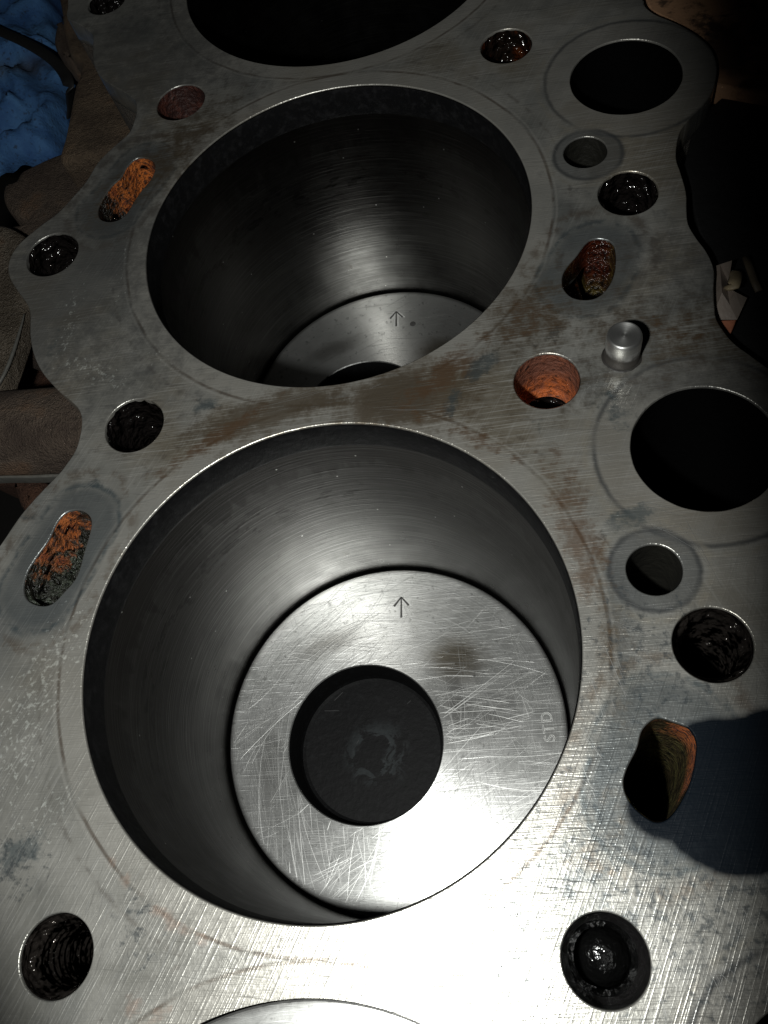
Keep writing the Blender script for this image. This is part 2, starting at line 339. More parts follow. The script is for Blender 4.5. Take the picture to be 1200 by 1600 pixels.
def wall_material():
    g = G('honed_bore_wall'); x, y, z = g.x, g.y, g.z
    n1 = g.noise(None, 2.2, 4, 0.6); n2 = g.noise(None, 9, 4, 0.6)
    hone = g.step(g.noise(g.vec(x * 2.2, y * 2.2, z * 75), 1.0, 3), 0.42, 0.72)
    ph = g.vec(x * 3 + z * 1.4, y * 3 + z * 1.1, z * 60)
    hone2 = g.step(g.noise(ph, 1.0, 2), 0.5, 0.76)
    c = g.mixc((0.06, 0.058, 0.056), (0.13, 0.128, 0.123), g.step(n1, 0.3, 0.7))
    c = g.mixc(c, (0.32, 0.32, 0.31), hone * 0.2 + hone2 * 0.14)
    # soot that ran down from the ring ridge, blotches at its lower limit
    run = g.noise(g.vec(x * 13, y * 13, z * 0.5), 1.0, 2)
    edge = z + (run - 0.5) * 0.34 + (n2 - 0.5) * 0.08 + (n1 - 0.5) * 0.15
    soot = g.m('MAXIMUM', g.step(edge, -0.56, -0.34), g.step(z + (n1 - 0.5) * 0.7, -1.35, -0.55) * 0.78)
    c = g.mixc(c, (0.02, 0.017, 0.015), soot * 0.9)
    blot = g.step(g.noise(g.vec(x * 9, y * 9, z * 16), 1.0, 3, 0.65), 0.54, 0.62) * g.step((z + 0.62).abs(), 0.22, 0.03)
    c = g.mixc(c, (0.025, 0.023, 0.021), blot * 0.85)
    blot2 = g.step(g.noise(None, 6, 4, 0.7), 0.64, 0.7)
    c = g.mixc(c, (0.06, 0.055, 0.05), blot2 * 0.6)
    dust = g.n('ShaderNodeTexVoronoi'); g.put(dust.inputs['Vector'], g.P); dust.inputs['Scale'].default_value = 9.0
    c = g.mixc(c, (0.85, 0.85, 0.82), g.step(V(g, dust.outputs['Distance']), 0.05, 0.02) * 0.7)
    rough = 0.30 + (n2 - 0.5) * 0.16 + soot * 0.12
    metal = 0.99
    return g.done(c, rough, metal, g.bump(hone * 0.6 + hone2 * 0.5, 0.0015, 0.5))

def carbon_material():
    g = G('carbon_ring_deposit')
    n2 = g.noise(None, 22, 4, 0.65)
    c = g.mixc((0.004, 0.004, 0.0045), (0.014, 0.014, 0.015), g.step(n2, 0.45, 0.75))
    return g.done(c, 0.6, 0.0, g.bump(n2, 0.008, 0.5), Specular_IOR_Level=0.12)

def rust_material(name, bright, dark, wet=0.0, crust=None, seed=0.0, band=None):
    g = G(name)
    q = g.vec(g.x + seed, g.y + seed * 0.7, g.z)
    n1 = g.noise(q, 8, 5, 0.68); n2 = g.noise(q, 30, 4, 0.65)
    c = g.mixc(dark, bright, g.step(n1 + (n2 - 0.5) * 0.5, 0.40, 0.62))
    if band: c = g.mixc(c, band, g.step(g.z + (n1 - 0.5) * 0.12, -0.2, -0.12) * 0.8)
    if crust: c = g.mixc(c, crust, g.step(g.noise(q, 8, 5, 0.7), 0.44, 0.54) * 0.92)
    c = g.mixc(c, (0.008, 0.007, 0.006), g.step(n2, 0.54, 0.66) * 0.8)
    return g.done(c, 0.75 - wet * 0.5, 0.0, g.bump(n2 + n1 * 0.8, 0.03, 0.8))

def oily_material(name, tint=(0.004, 0.0035, 0.0033), rust=None):
    g = G(name)
    n1 = g.noise(None, 9, 3, 0.55); n2 = g.noise(None, 20, 2, 0.5)
    c = g.mixc(tint, (tint[0] * 2.2, tint[1] * 2, tint[2] * 2), n1)
    if rust: c = g.mixc(c, rust, g.step(n1, 0.5, 0.62) * 0.8)
    return g.done(c, 0.1, 0.0, g.bump(n2 + n1, 0.06, 1.0), Specular_IOR_Level=0.6)

def cast_material(name, a, b, spots=(0.02, 0.016, 0.012), rough=0.75, sc=6.0):
    g = G(name)
    n1 = g.noise(None, sc * 0.5, 5, 0.6); n2 = g.noise(None, sc * 4, 4, 0.7); n3 = g.noise(None, sc * 16, 2, 0.6)
    c = g.mixc(a, b, g.step(n1 + (n2 - 0.5) * 0.4, 0.35, 0.65))
    c = g.mixc(c, spots, g.step(n2, 0.52, 0.72) * 0.6)
    c = g.mixc(c, (0.42, 0.36, 0.28), g.step(n3, 0.68, 0.76) * 0.6)
    c = g.mixc(c, (0.17, 0.085, 0.04), g.step(n1, 0.55, 0.68) * 0.4)
    return g.done(c, rough, 0.15, g.bump(n2 + n3 * 0.6 + n1, 0.035, 0.9))

def bright_steel():
    g = G('ground_steel_pin')
    d = g.hyp(g.x, g.y)
    t = g.noise(g.vec(d * 160, 0.0, g.z * 60), 1.0, 2)
    c = g.mixc((0.45, 0.45, 0.44), (0.68, 0.68, 0.66), t)
    c = g.mixc(c, (0.02, 0.015, 0.011), g.step(g.z + (g.noise(None, 12, 3, 0.6) - 0.5) * 0.08, 0.1, 0.05) * 0.95)
    g.turned(0.5, 0.25)
    return g.done(c, g.mixf(0.4, 0.6, g.step(g.z, 0.11, 0.02)), g.mixf(0.95, 0.1, g.step(g.z, 0.11, 0.02)), g.bump(t, 0.002, 0.5))

def plain(name, c, rough=0.6, metal=0.0, bs=30.0, bd=0.004, var=0.35):
    g = G(name); n = g.noise(None, bs, 4, 0.6)
    cc = g.mixc(tuple(k * (1 - var) for k in c), tuple(min(1, k * (1 + var)) for k in c), n)
    return g.done(cc, rough, metal, g.bump(n, bd, 0.6))

# ================================================================== mesh helpers
def finish(name, me, mat, parent=None, loc=None, smooth=False, **props):
    if smooth:
        for p in me.polygons: p.use_smooth = True
    me.materials.clear(); me.materials.append(mat)
    o = bpy.data.objects.new(name, me); col.objects.link(o)
    if parent: o.parent = parent
    if loc is not None: o.location = Vector(loc) * S
    for k, v in props.items(): o[k] = v
    return o
def mesh(name, verts, faces):
    me = bpy.data.meshes.new(name); me.from_pydata([tuple(Vector(v) * S) for v in verts], [], faces); me.update()
    return me
def empty(name, loc, label, category, **props):
    o = bpy.data.objects.new(name, None); col.objects.link(o); o.location = Vector(loc) * S
    o.empty_display_size = 0.01; o['label'] = label; o['category'] = category
    for k, v in props.items(): o[k] = v
    return o
def lathe(name, prof, n=64, wob=0.0, cap=True, seed=0):
    """prof: (radius, z) from the top down"""
    vs_, fs = [], []
    for i, (r, z) in enumerate(prof):
        for k in range(n):
            a = 2 * math.pi * k / n
            q = r * (1 - (wob * abs(mn.noise(Vector((math.cos(a) * 3 + seed, math.sin(a) * 3, z * 9)))) if wob else 0))
            vs_.append((q * math.cos(a), q * math.sin(a), z))
    for i in range(len(prof) - 1):
        for k in range(n):
            k2 = (k + 1) % n
            fs.append((i * n + k, i * n + k2, (i + 1) * n + k2, (i + 1) * n + k))
    if cap: fs.append(tuple(range((len(prof) - 1) * n, len(prof) * n)))
    return mesh(name, vs_, fs)
def plate(name, loops, top, thick, bevel, res=1):
    """flat solid from an outline and holes (curve fill), rounded edge, top at z = top (R units)"""
    cu = bpy.data.curves.new(name, 'CURVE'); cu.dimensions = '2D'; cu.fill_mode = 'BOTH'
    for lp in loops:
        sp = cu.splines.new('POLY'); sp.points.add(len(lp) - 1); sp.use_cyclic_u = True
        for p, q in zip(sp.points, lp): p.co = (q[0] * S, q[1] * S, 0, 1)
    cu.extrude = (thick / 2 - bevel) * S; cu.bevel_depth = bevel * S; cu.bevel_resolution = res; cu.offset = -bevel * S
    tmp = bpy.data.objects.new(name + '_tmp', cu); col.objects.link(tmp)
    dg = bpy.context.evaluated_depsgraph_get()
    me = bpy.data.meshes.new_from_object(tmp.evaluated_get(dg))
    bpy.data.objects.remove(tmp); bpy.data.curves.remove(cu)
    me.name = name
    me.transform(Matrix.Translation((0, 0, (top - thick / 2) * S)))
    return me
def circle(c, r, n, wob=0.0):
    return [Vector((c[0] + r * (1 + wob * mn.noise(Vector((math.cos(t) * 6, math.sin(t) * 6, c[0])))) * math.cos(t), c[1] + r * (1 + wob * mn.noise(Vector((math.cos(t) * 6, math.sin(t) * 6, c[1])))) * math.sin(t))) for t in [2 * math.pi * k / n for k in range(n)]]
def tube(name, pts, rad, n=12, flatz=1.0):
    vs_, fs = [], []
    P_ = [Vector(p) for p in pts]
    for i, p in enumerate(P_):
        t = (P_[min(i + 1, len(P_) - 1)] - P_[max(i - 1, 0)]).normalized()
        sd = t.cross(Vector((0, 0, 1))).normalized(); up = sd.cross(t)
        r = rad[i] if isinstance(rad, (list, tuple)) else rad
        for k in range(n):
            a = 2 * math.pi * k / n
            vs_.append(p + sd * math.cos(a) * r + up * math.sin(a) * r * flatz)
    for i in range(len(P_) - 1):
        for k in range(n):
            k2 = (k + 1) % n
            fs.append((i * n + k, i * n + k2, (i + 1) * n + k2, (i + 1) * n + k))
    fs.append(tuple(range(n))[::-1]); fs.append(tuple(range((len(P_) - 1) * n, len(P_) * n)))
    return mesh(name, vs_, fs)

# ================================================================== the floor far below
M_floor = plain('oily_floor', (0.025, 0.023, 0.021), 0.8)
FLOOR = -6.4
finish('floor', mesh('floor', [(-60, -60, FLOOR), (60, -60, FLOOR), (60, 60, FLOOR), (-60, 60, FLOOR)], [(0, 1, 2, 3)]), M_floor, kind='structure')

# ================================================================== engine block
block = empty('engine_block', (0, 0, FLOOR), 'grey cast iron engine block with scratched flat deck and round cylinder bores', 'engine block')
BO = Vector((0, 0, -FLOOR))              # children are placed relative to the block's base
M_deck = deck_material()
T = 0.16
holes = [circle(b, 1.0, 224) for b in BORES]
holes += [circle(*H[k], 72) for k in H] + [circle(c, r, 120, 0.006) for c, r in LIFT] + SLOTS
deck_me = plate('deck', [OUTER] + holes, 0.0, T, 0.0045, 1)
def gridcut(me, step):
    bm = bmesh.new(); bm.from_mesh(me)
    for ax, lo, hi in ((0, -2.5, 2.6), (1, -1.5, 4.9)):
        k = 0
        while lo + k * step < hi:
            p = [0, 0, 0]; p[ax] = (lo + k * step) * S; nn_ = [0, 0, 0]; nn_[ax] = 1
            bmesh.ops.bisect_plane(bm, geom=bm.verts[:] + bm.edges[:] + bm.faces[:], plane_co=p, plane_no=nn_, dist=1e-7)
            k += 1
    bm.to_mesh(me); bm.free()
import time as _t; _t0 = _t.time()
gridcut(deck_me, 0.06); print('gridcut', _t.time() - _t0, len(deck_me.polygons))
paint_deck(deck_me)
deck = finish('deck', deck_me, M_deck, block, BO)
print('LIFT', LIFT, H['oil_far'], H['oil_near'])
# bolt in the sides of the block below the deck
M_side = cast_material('cast_iron_side', (0.05, 0.045, 0.04), (0.09, 0.075, 0.06))
n_o = len(OUTER); cen = Vector((0.2, 1.0))
sv = []
for z, k in ((-T * 0.9, 0.995), (-0.5, 0.97), (-1.6, 0.955), (FLOOR, 0.95)):
    sv += [(cen.x + (p.x - cen.x) * k, cen.y + (p.y - cen.y) * k, z) for p in OUTER]
sf = [(r * n_o + k, r * n_o + (k + 1) % n_o, (r + 1) * n_o + (k + 1) % n_o, (r + 1) * n_o + k) for r in range(3) for k in range(n_o)]
finish('block_side', mesh('block_side', sv, sf), M_side, block, BO)

# cylinder bores
M_wall = wall_material(); M_carbon = carbon_material()
prof = [(0.9975, -0.006)] + [(0.9975, -0.006 - 6.0 * k / 24) for k in range(1, 25)]
wall_me = lathe('cylinder_bore', prof, 192, cap=True)
band_me = lathe('carbon_band', [(0.9968, -0.012), (0.9945, -0.02), (0.9935, -0.1), (0.9935, -0.17), (0.995, -0.185), (0.9973, -0.19)], 192, cap=False)
for k, b in enumerate(BORES):
    o = finish('cylinder_bore', wall_me if k == 0 else wall_me.copy(), M_wall, block, (b.x, b.y, -FLOOR), True)
    finish('carbon_band', band_me if k == 0 else band_me.copy(), M_carbon, o, None, True)

# bolt holes: threaded, wet or rusty
def threaded(r, z0, z1, pitch, depth):
    out = []; z = z0
    while z > z1:
        out += [(r, z), (r - depth, z - pitch * 0.5)]; z -= pitch
    return out + [(r, z1)]
M_oily = oily_material('black_oil_film'); M_oilr = oily_material('black_oil_over_rust', (0.006, 0.004, 0.003), (0.06, 0.015, 0.004))
M_rustred = rust_material('red_brown_rust', (0.07, 0.018, 0.01), (0.025, 0.007, 0.005), 0.3)
M_orange = rust_material('orange_rust', (0.5, 0.12, 0.025), (0.22, 0.065, 0.03), 0.25, None, 0.0, (0.13, 0.05, 0.032))
M_darkgrey = plain('dark_greasy_iron', (0.014, 0.013, 0.013), 0.35, 0.3, 30, 0.02)
M_drop = plain('standing_oil', (0.003, 0.003, 0.003), 0.17, 0.0, 9, 0.05)
M_thread = oily_material('oily_bare_thread', (0.02, 0.018, 0.016))
M_thread.node_tree.nodes['Principled BSDF'].inputs['Metallic'].default_value = 0.6
def bolt_hole(key, kind):
    c, r = H[key]; r -= 0.0025; loc = (c.x, c.y, -FLOOR)
    if kind == 'threads':
        p = [(r, -0.006), (r, -0.05)] + threaded(r * 0.95, -0.06, -0.62, 0.04, 0.026) + [(r * 0.9, -0.7), (r * 0.3, -0.78)]
        return finish('bolt_hole', lathe('bolt_hole', p, 64, 0.012), M_thread, block, loc, True)
    if kind == 'wet':
        p = [(r, -0.006)] + [(r * (1 - 0.05 * (k % 2)), -0.03 - 0.045 * k) for k in range(11)] + [(r * 0.8, -0.56), (r * 0.4, -0.53)]
        return finish('bolt_hole', lathe('bolt_hole', p, 56, 0.16, seed=c.x * 5), M_oily, block, loc, True)
    if kind == 'wetrust':
        p = [(r, -0.006)] + [(r * (1 - 0.04 * (k % 2)), -0.03 - 0.045 * k) for k in range(11)] + [(r * 0.8, -0.56), (r * 0.4, -0.53)]
        return finish('bolt_hole', lathe('bolt_hole', p, 56, 0.12, seed=c.x * 5), M_oilr, block, loc, True)
    if kind == 'dullrust':
        p = [(r, -0.006)] + [(r * (1 - 0.01 * k), -0.03 - 0.05 * k) for k in range(8)] + [(r * 0.5, -0.5)]
        return finish('bolt_hole', lathe('bolt_hole', p, 56, 0.03), M_rustred, block, loc, True, label='bolt hole lined with dull red-brown rust')
    if kind == 'orange':
        p = [(r, -0.006)] + [(r * (1.0 - 0.006 * k), -0.02 - 0.028 * k) for k in range(10)] + [(r * 0.8, -0.305)]
        o = finish('bolt_hole', lathe('bolt_hole', p, 64, 0.018, cap=False), M_orange, block, loc, True, label='bolt hole with bright orange rust on its wall')
        q = [(r * 0.82, -0.30)] + threaded(r * 0.78, -0.31, -0.62, 0.035, 0.024) + [(r * 0.5, -0.66)]
        finish('thread', lathe('thread', q, 64, 0.03), M_oily, o, None, True, label='black wet thread at the bottom')
        return o
    if kind == 'counterbore':
        p = [(r * 1.0, -0.006), (r * 0.99, -0.10), (r * 0.97, -0.13), (r * 0.87, -0.15), (r * 0.85, -0.18)]
        o = finish('bolt_hole', lathe('bolt_hole', p, 72, 0.01, cap=False), M_darkgrey, block, loc, True)
        q = [(r * 0.86, -0.175)] + threaded(r * 0.85, -0.18, -0.4, 0.045, 0.02)
        finish('thread', lathe('thread', q, 64, 0.02, cap=False), M_drop, o, None, True)
        q = [(r * 0.83, -0.36)] + [(r * 0.83 * math.cos(t), -0.36 + 0.12 * math.sin(t)) for t in [math.pi / 2 * k / 8 for k in range(1, 8)]] + [(0.002, -0.24)]
        finish('oil_drop', lathe('oil_drop', q, 48, 0.02), M_drop, o, None, True, label='glossy black oil filling the hole')
        return o
for key, kind in [('far_left', 'wet'), ('rust_left', 'dullrust'), ('ear_left', 'wet'), ('mid_left', 'wet'), ('near_left', 'threads'), ('far_right', 'wetrust'),
                  ('wet_right', 'wet'), ('orange', 'orange'), ('thread_right', 'threads'), ('near_right', 'counterbore')]:
    bolt_hole(key, kind)

# oil holes (small, ringed) and lifter bores (large, deep)
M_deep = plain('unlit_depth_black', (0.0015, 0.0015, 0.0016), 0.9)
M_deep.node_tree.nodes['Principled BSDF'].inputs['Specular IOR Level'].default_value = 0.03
M_pit = plain('dark_drilled_iron', (0.012, 0.0115, 0.009), 0.5, 0.1, 26, 0.02)
for key in ('oil_far', 'oil_near'):
    c, r = H[key]; r -= 0.002
    finish('oil_hole', lathe('oil_hole', [(r, -0.006), (r * 0.99, -0.1), (r * 0.97, -0.3), (r * 0.95, -0.8)], 56, 0.015), M_pit, block, (c.x, c.y, -FLOOR), True)
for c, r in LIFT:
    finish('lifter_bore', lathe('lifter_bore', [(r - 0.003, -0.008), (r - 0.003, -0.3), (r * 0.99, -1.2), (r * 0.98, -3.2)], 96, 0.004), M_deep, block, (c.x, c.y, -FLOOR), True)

# coolant slots: lumpy rusted walls and a crusted floor
def slot_mesh(name, loop, depth, lump, seed, cavity=0.0):
    c = sum(loop, Vector((0, 0))) / len(loop)
    fine = catmull(loop, True, 2); n = len(fine); rings = 13
    vs_, fs = [], []
    for i in range(rings):
        z = -0.006 - (depth - 0.006) * i / (rings - 1)
        for p in fine:
            q = p - c; k = 0.985 if i == 0 else 0.985 - lump * (0.35 + 0.65 * mn.fractal(Vector((p.x * 16 + seed, p.y * 16, z * 16)), 1.0, 2.0, 3)) * min(1, i / 3)
            push = cavity * max(0.0, min(1.0, (0.02 - q.x) / 0.05)) * min(1.0, max(0, i - 1) / 2)     # the water jacket opens behind this side
            vs_.append((q.x * k, q.y * k + push, z + (0.03 * mn.noise(Vector((p.x * 12, p.y * 12, i + seed))) if 0 < i < rings - 1 else 0)))
    for i in range(rings - 1):
        for k in range(n): fs.append((i * n + k, i * n + (k + 1) % n, (i + 1) * n + (k + 1) % n, (i + 1) * n + k))
    base = (rings - 1) * n; cnt = 16
    last = [Vector(v) for v in vs_[base:base + n]]
    prev = base
    for j in range(1, cnt):
        s_ = 1 - j / cnt
        st = len(vs_)
        for v in last:
            q = Vector((v.x * s_, v.y * s_, v.z))
            q.z += 0.1 * mn.fractal(Vector((q.x * 22 + seed, q.y * 22, 1.0)), 1.0, 2.0, 4)
            vs_.append(q)
        for k in range(n): fs.append((prev + k, prev + (k + 1) % n, st + (k + 1) % n, st + k))
        prev = st
    ctr = len(vs_); vs_.append((0, 0, sum(Vector(v).z for v in vs_[prev:prev + n]) / n))
    for k in range(n): fs.append((prev + k, prev + (k + 1) % n, ctr))
    return mesh(name, vs_, fs), c
def slot_material(name, orange, under, dark, rust_side, lo, hi, zo, wet=0.35, dry=0.8):
    """black wet scale with a patch of orange rust on one side of the slot, olive below it"""
    g = G(name)
    n1 = g.noise(None, 12, 4, 0.7); n2 = g.noise(None, 40, 3, 0.65)
    side = g.x * rust_side[0] + g.y * rust_side[1]
    c = g.mixc(dark, under, g.step(n1, 0.42, 0.62))
    patch = g.step(side + (n1 - 0.5) * 0.35 + (n2 - 0.5) * 0.12, lo, hi) * g.step(g.z + (n1 - 0.5) * 0.2, zo - 0.1, zo + 0.1)
    c = g.mixc(c, orange, patch)
    c = g.mixc(c, (orange[0] * 0.35, orange[1] * 0.25, orange[2] * 0.3), g.step(n1, 0.5, 0.62) * patch * 0.8)
    c = g.mixc(c, (0.004, 0.004, 0.004), g.step(n2, 0.5, 0.62) * 0.85)
    return g.done(c, g.mixf(wet, dry, patch), 0.0, g.bump(n2 + n1, 0.04, 0.9))
M_slot_a = slot_material('orange_rust_over_black_scale', (0.42, 0.11, 0.012), (0.03, 0.03, 0.02), (0.01, 0.009, 0.007), (-0.6, 0.7), 0.03, 0.1, -0.6)
M_slot_a2 = slot_material('orange_rust_over_green_scale', (0.32, 0.085, 0.012), (0.05, 0.06, 0.043), (0.014, 0.014, 0.01), (-0.8, 0.6), 0.05, 0.12, -0.6)
M_slot_c = slot_material('dark_red_wet_scale', (0.05, 0.01, 0.004), (0.11, 0.09, 0.022), (0.03, 0.014, 0.006), (-0.4, 0.9), 0.04, 0.12, -0.3, 0.3, 0.14)
M_slot_b = slot_material('orange_edge_over_olive_scale', (0.34, 0.085, 0.014), (0.09, 0.08, 0.03), (0.04, 0.03, 0.014), (1.0, 0.1), 0.03, 0.1, -0.16)
for k, (lp, dep, lump, mt, lb) in enumerate(zip(SLOTS, (0.2, 0.15, 1.7, 1.9), (0.06, 0.07, 0.05, 0.03), (M_slot_a, M_slot_a2, M_slot_c, M_slot_b),
                                               ('slanted coolant slot crusted with orange rust', 'slanted coolant slot packed with orange and grey-green scale', 'deep coolant slot with olive and orange scale', 'deep coolant slot with a rusty right wall'))):
    me, c = slot_mesh('coolant_slot', lp, dep, lump, 3.1 * k, 0.7 if k == 2 else 0.0)
    finish('coolant_slot', me, mt, block, (c.x, c.y, -FLOOR), True, label=lb)

# dowel pin pressed into the deck
M_pin = bright_steel(); r = PIN_R
pp = [(0.002, 0.1485), (r * 0.3, 0.149), (r * 0.78, 0.1500), (r * 0.82, 0.1515), (r * 0.88, 0.1515), (r * 0.94, 0.147), (r * 0.985, 0.138), (r, 0.128), (r, 0.03), (r * 1.02, 0.018), (r * 1.02, -0.1)]
pin = finish('dowel_pin', lathe('dowel_pin', pp, 64), M_pin, block, (PIN.x, PIN.y, -FLOOR), True, label='short bright steel dowel pin')
M_seat = plain('seat_shade', (0.02, 0.018, 0.016), 0.5)  # dark ring puts the shade round the pin base into colour
finish('pin_seat', lathe('pin_seat', [(r * 1.0, 0.004), (r * 1.1, 0.0035), (r * 1.16, 0.0006)], 64, 0.09, cap=False), M_seat, pin, None, True)

# ================================================================== pistons
b0, b1, b2, b3 = W(450, 1162, PZ), W(692, 1162, PZ), W(571, 1038, PZ), W(571, 1286, PZ)
BOWL = ((b0 + b1 + b2 + b3) / 4).to_2d(); BOWL_R = ((b0 - b1).length + (b2 - b3).length) / 4
print('bowl', BOWL, BOWL_R)
M_crown = piston_material(); M_bowl = bowl_material()
M_mark = plain('stamped_groove_dark', (0.09, 0.088, 0.085), 0.6, 0.3)
M_lip = plain('lit_stamp_edge', (0.8, 0.8, 0.78), 0.55, 0.15, 30.0, 0.001, 0.1)  # pale colour carries the light caught by the stamped edges
def crown_mesh():
    n = 160; rings = []
    oc = [(PR * math.cos(2 * math.pi * k / n), PR * math.sin(2 * math.pi * k / n)) for k in range(n)]
    ic = [(BOWL.x + BOWL_R * math.cos(2 * math.pi * k / n), BOWL.y + BOWL_R * math.sin(2 * math.pi * k / n)) for k in range(n)]
    rings.append([(a * 0.985, b * 0.985, -0.9) for a, b in oc])
    for zz, kk in ((-0.62, .985), (-0.62, .93), (-0.56, .93), (-0.56, .99), (-0.42, .99), (-0.42, .93), (-0.36, .93), (-0.36, .985), (-0.02, .985), (-0.012, 0.996), (-0.004, 0.999), (0.0, 0.992)):
        rings.append([(a * kk, b * kk, zz) for a, b in oc])
    for t in (0.25, 0.5, 0.75):
        rings.append([(oc[k][0] * 0.992 * (1 - t) + ic[k][0] * 1.012 * t, oc[k][1] * 0.992 * (1 - t) + ic[k][1] * 1.012 * t, 0) for k in range(n)])
    rings.append([(BOWL.x + (p[0] - BOWL.x) * 1.012, BOWL.y + (p[1] - BOWL.y) * 1.012, 0) for p in ic])
    rings.append([(p[0], p[1], -0.008) for p in ic])
    vs_ = [v for r_ in rings for v in r_]
    fs = [(i * n + k, i * n + (k + 1) % n, (i + 1) * n + (k + 1) % n, (i + 1) * n + k) for i in range(len(rings) - 1) for k in range(n)]
    return mesh('crown', vs_, fs)
crown_me = crown_mesh()
bowl_me = lathe('bowl', [(BOWL_R * 0.999, -0.006), (BOWL_R * 0.985, -0.05), (BOWL_R * 0.965, -0.2), (BOWL_R * 0.95, -0.228), (BOWL_R * 0.91, -0.238), (BOWL_R * 0.6, -0.235), (0.004, -0.23)], 128)
bowl_me.transform(Matrix.Translation((BOWL.x * S, BOWL.y * S, 0)))
def bar(a, b, wd, z0, z1):
    a, b = Vector(a), Vector(b); t = (b - a).normalized(); nn = Vector((-t.y, t.x)) * wd / 2
    q = [a + nn, a - nn, b - nn * 0.6, b + nn * 0.6]
    return [(p.x, p.y, z0) for p in q] + [(p.x, p.y, z1) for p in q]
def arrow_mesh(name, tip, tail, wing, wd, dz, shift=(0, 0)):
    vs_, fs = [], []
    tip = Vector(tip) + Vector(shift); tail = Vector(tail) + Vector(shift)
    for a, b in ((tail, tip), (tip + Vector((-wing, -wing * 1.25)), tip), (tip + Vector((wing, -wing * 1.25)), tip)):
        k = len(vs_); vs_ += bar(a, b, wd, -0.002, dz)
        fs += [tuple(k + q for q in f) for f in ((4, 5, 6, 7), (0, 1, 5, 4), (1, 2, 6, 5), (2, 3, 7, 6), (3, 0, 4, 7))]
    return mesh(name, vs_, fs)
a_tip, a_tail = W(627, 933, PZ).to_2d(), W(627, 965, PZ).to_2d()
def make_piston(b, z, label, marks):
    p = empty('piston', (b.x, b.y, z), label, 'piston', group='pistons standing in the cylinder bores')
    c = finish('crown', crown_me, M_crown, p)
    finish('bowl', bowl_me, M_bowl, p, None, False)
    if marks:
        finish('arrow_mark', arrow_mesh('arrow_mark', a_tip, a_tail, 0.046, 0.013, 0.0018), M_mark, p, label='small stamped arrow')
        finish('arrow_lit_edge', arrow_mesh('arrow_lit_edge', a_tip, a_tail, 0.046, 0.009, 0.0014, (0.013, -0.002)), M_lip, p)
        finish('arrow_lit_edge', arrow_mesh('arrow_lit_edge', a_tip, a_tail, 0.046, 0.007, 0.0012, (-0.012, 0.003)), M_lip, p)
    return p
p_mid = make_piston(BORES[2], PZ, 'bright scratched piston with stamped arrow and round sooty bowl in the big middle bore', True)
p_far = make_piston(BORES[1], PZ, 'dim grey piston low in the shadowed bore behind the middle one', True)
p_near = make_piston(BORES[3], -0.04, 'white glaring piston just showing in the bore cut off by the bottom edge', False)
p_near.scale = (1.01, 1.01, 1)
q = W(645, 506, PZ) - Vector((BORES[1].x, BORES[1].y, PZ))
finish('pit', lathe('pit', [(0.022, 0.001), (0.012, 0.0016), (0.001, 0.0018)], 16, 0.2), M_mark, p_far, (q.x, q.y, 0), label='small dark pit')
# stamped letters on the middle piston, reading towards the far end
fc = bpy.data.curves.new('stamp', 'FONT'); fc.body = 'STD'; fc.size = 0.085 * S; fc.align_x = 'CENTER'; fc.align_y = 'CENTER'
fc.fill_mode = 'NONE'; fc.bevel_depth = 0.0022 * S; fc.bevel_resolution = 0; fc.space_character = 1.15
tmp = bpy.data.objects.new('stamp_tmp', fc); col.objects.link(tmp)
me = bpy.data.meshes.new_from_object(tmp.evaluated_get(bpy.context.evaluated_depsgraph_get()))
bpy.data.objects.remove(tmp); bpy.data.curves.remove(fc)
q = W(857, 1135, PZ)
o = finish('stamped_letters', me, M_lip, p_mid, (q.x, q.y, 0.001), label='stamped size letters reading STD')
o.rotation_euler.z = math.radians(93)

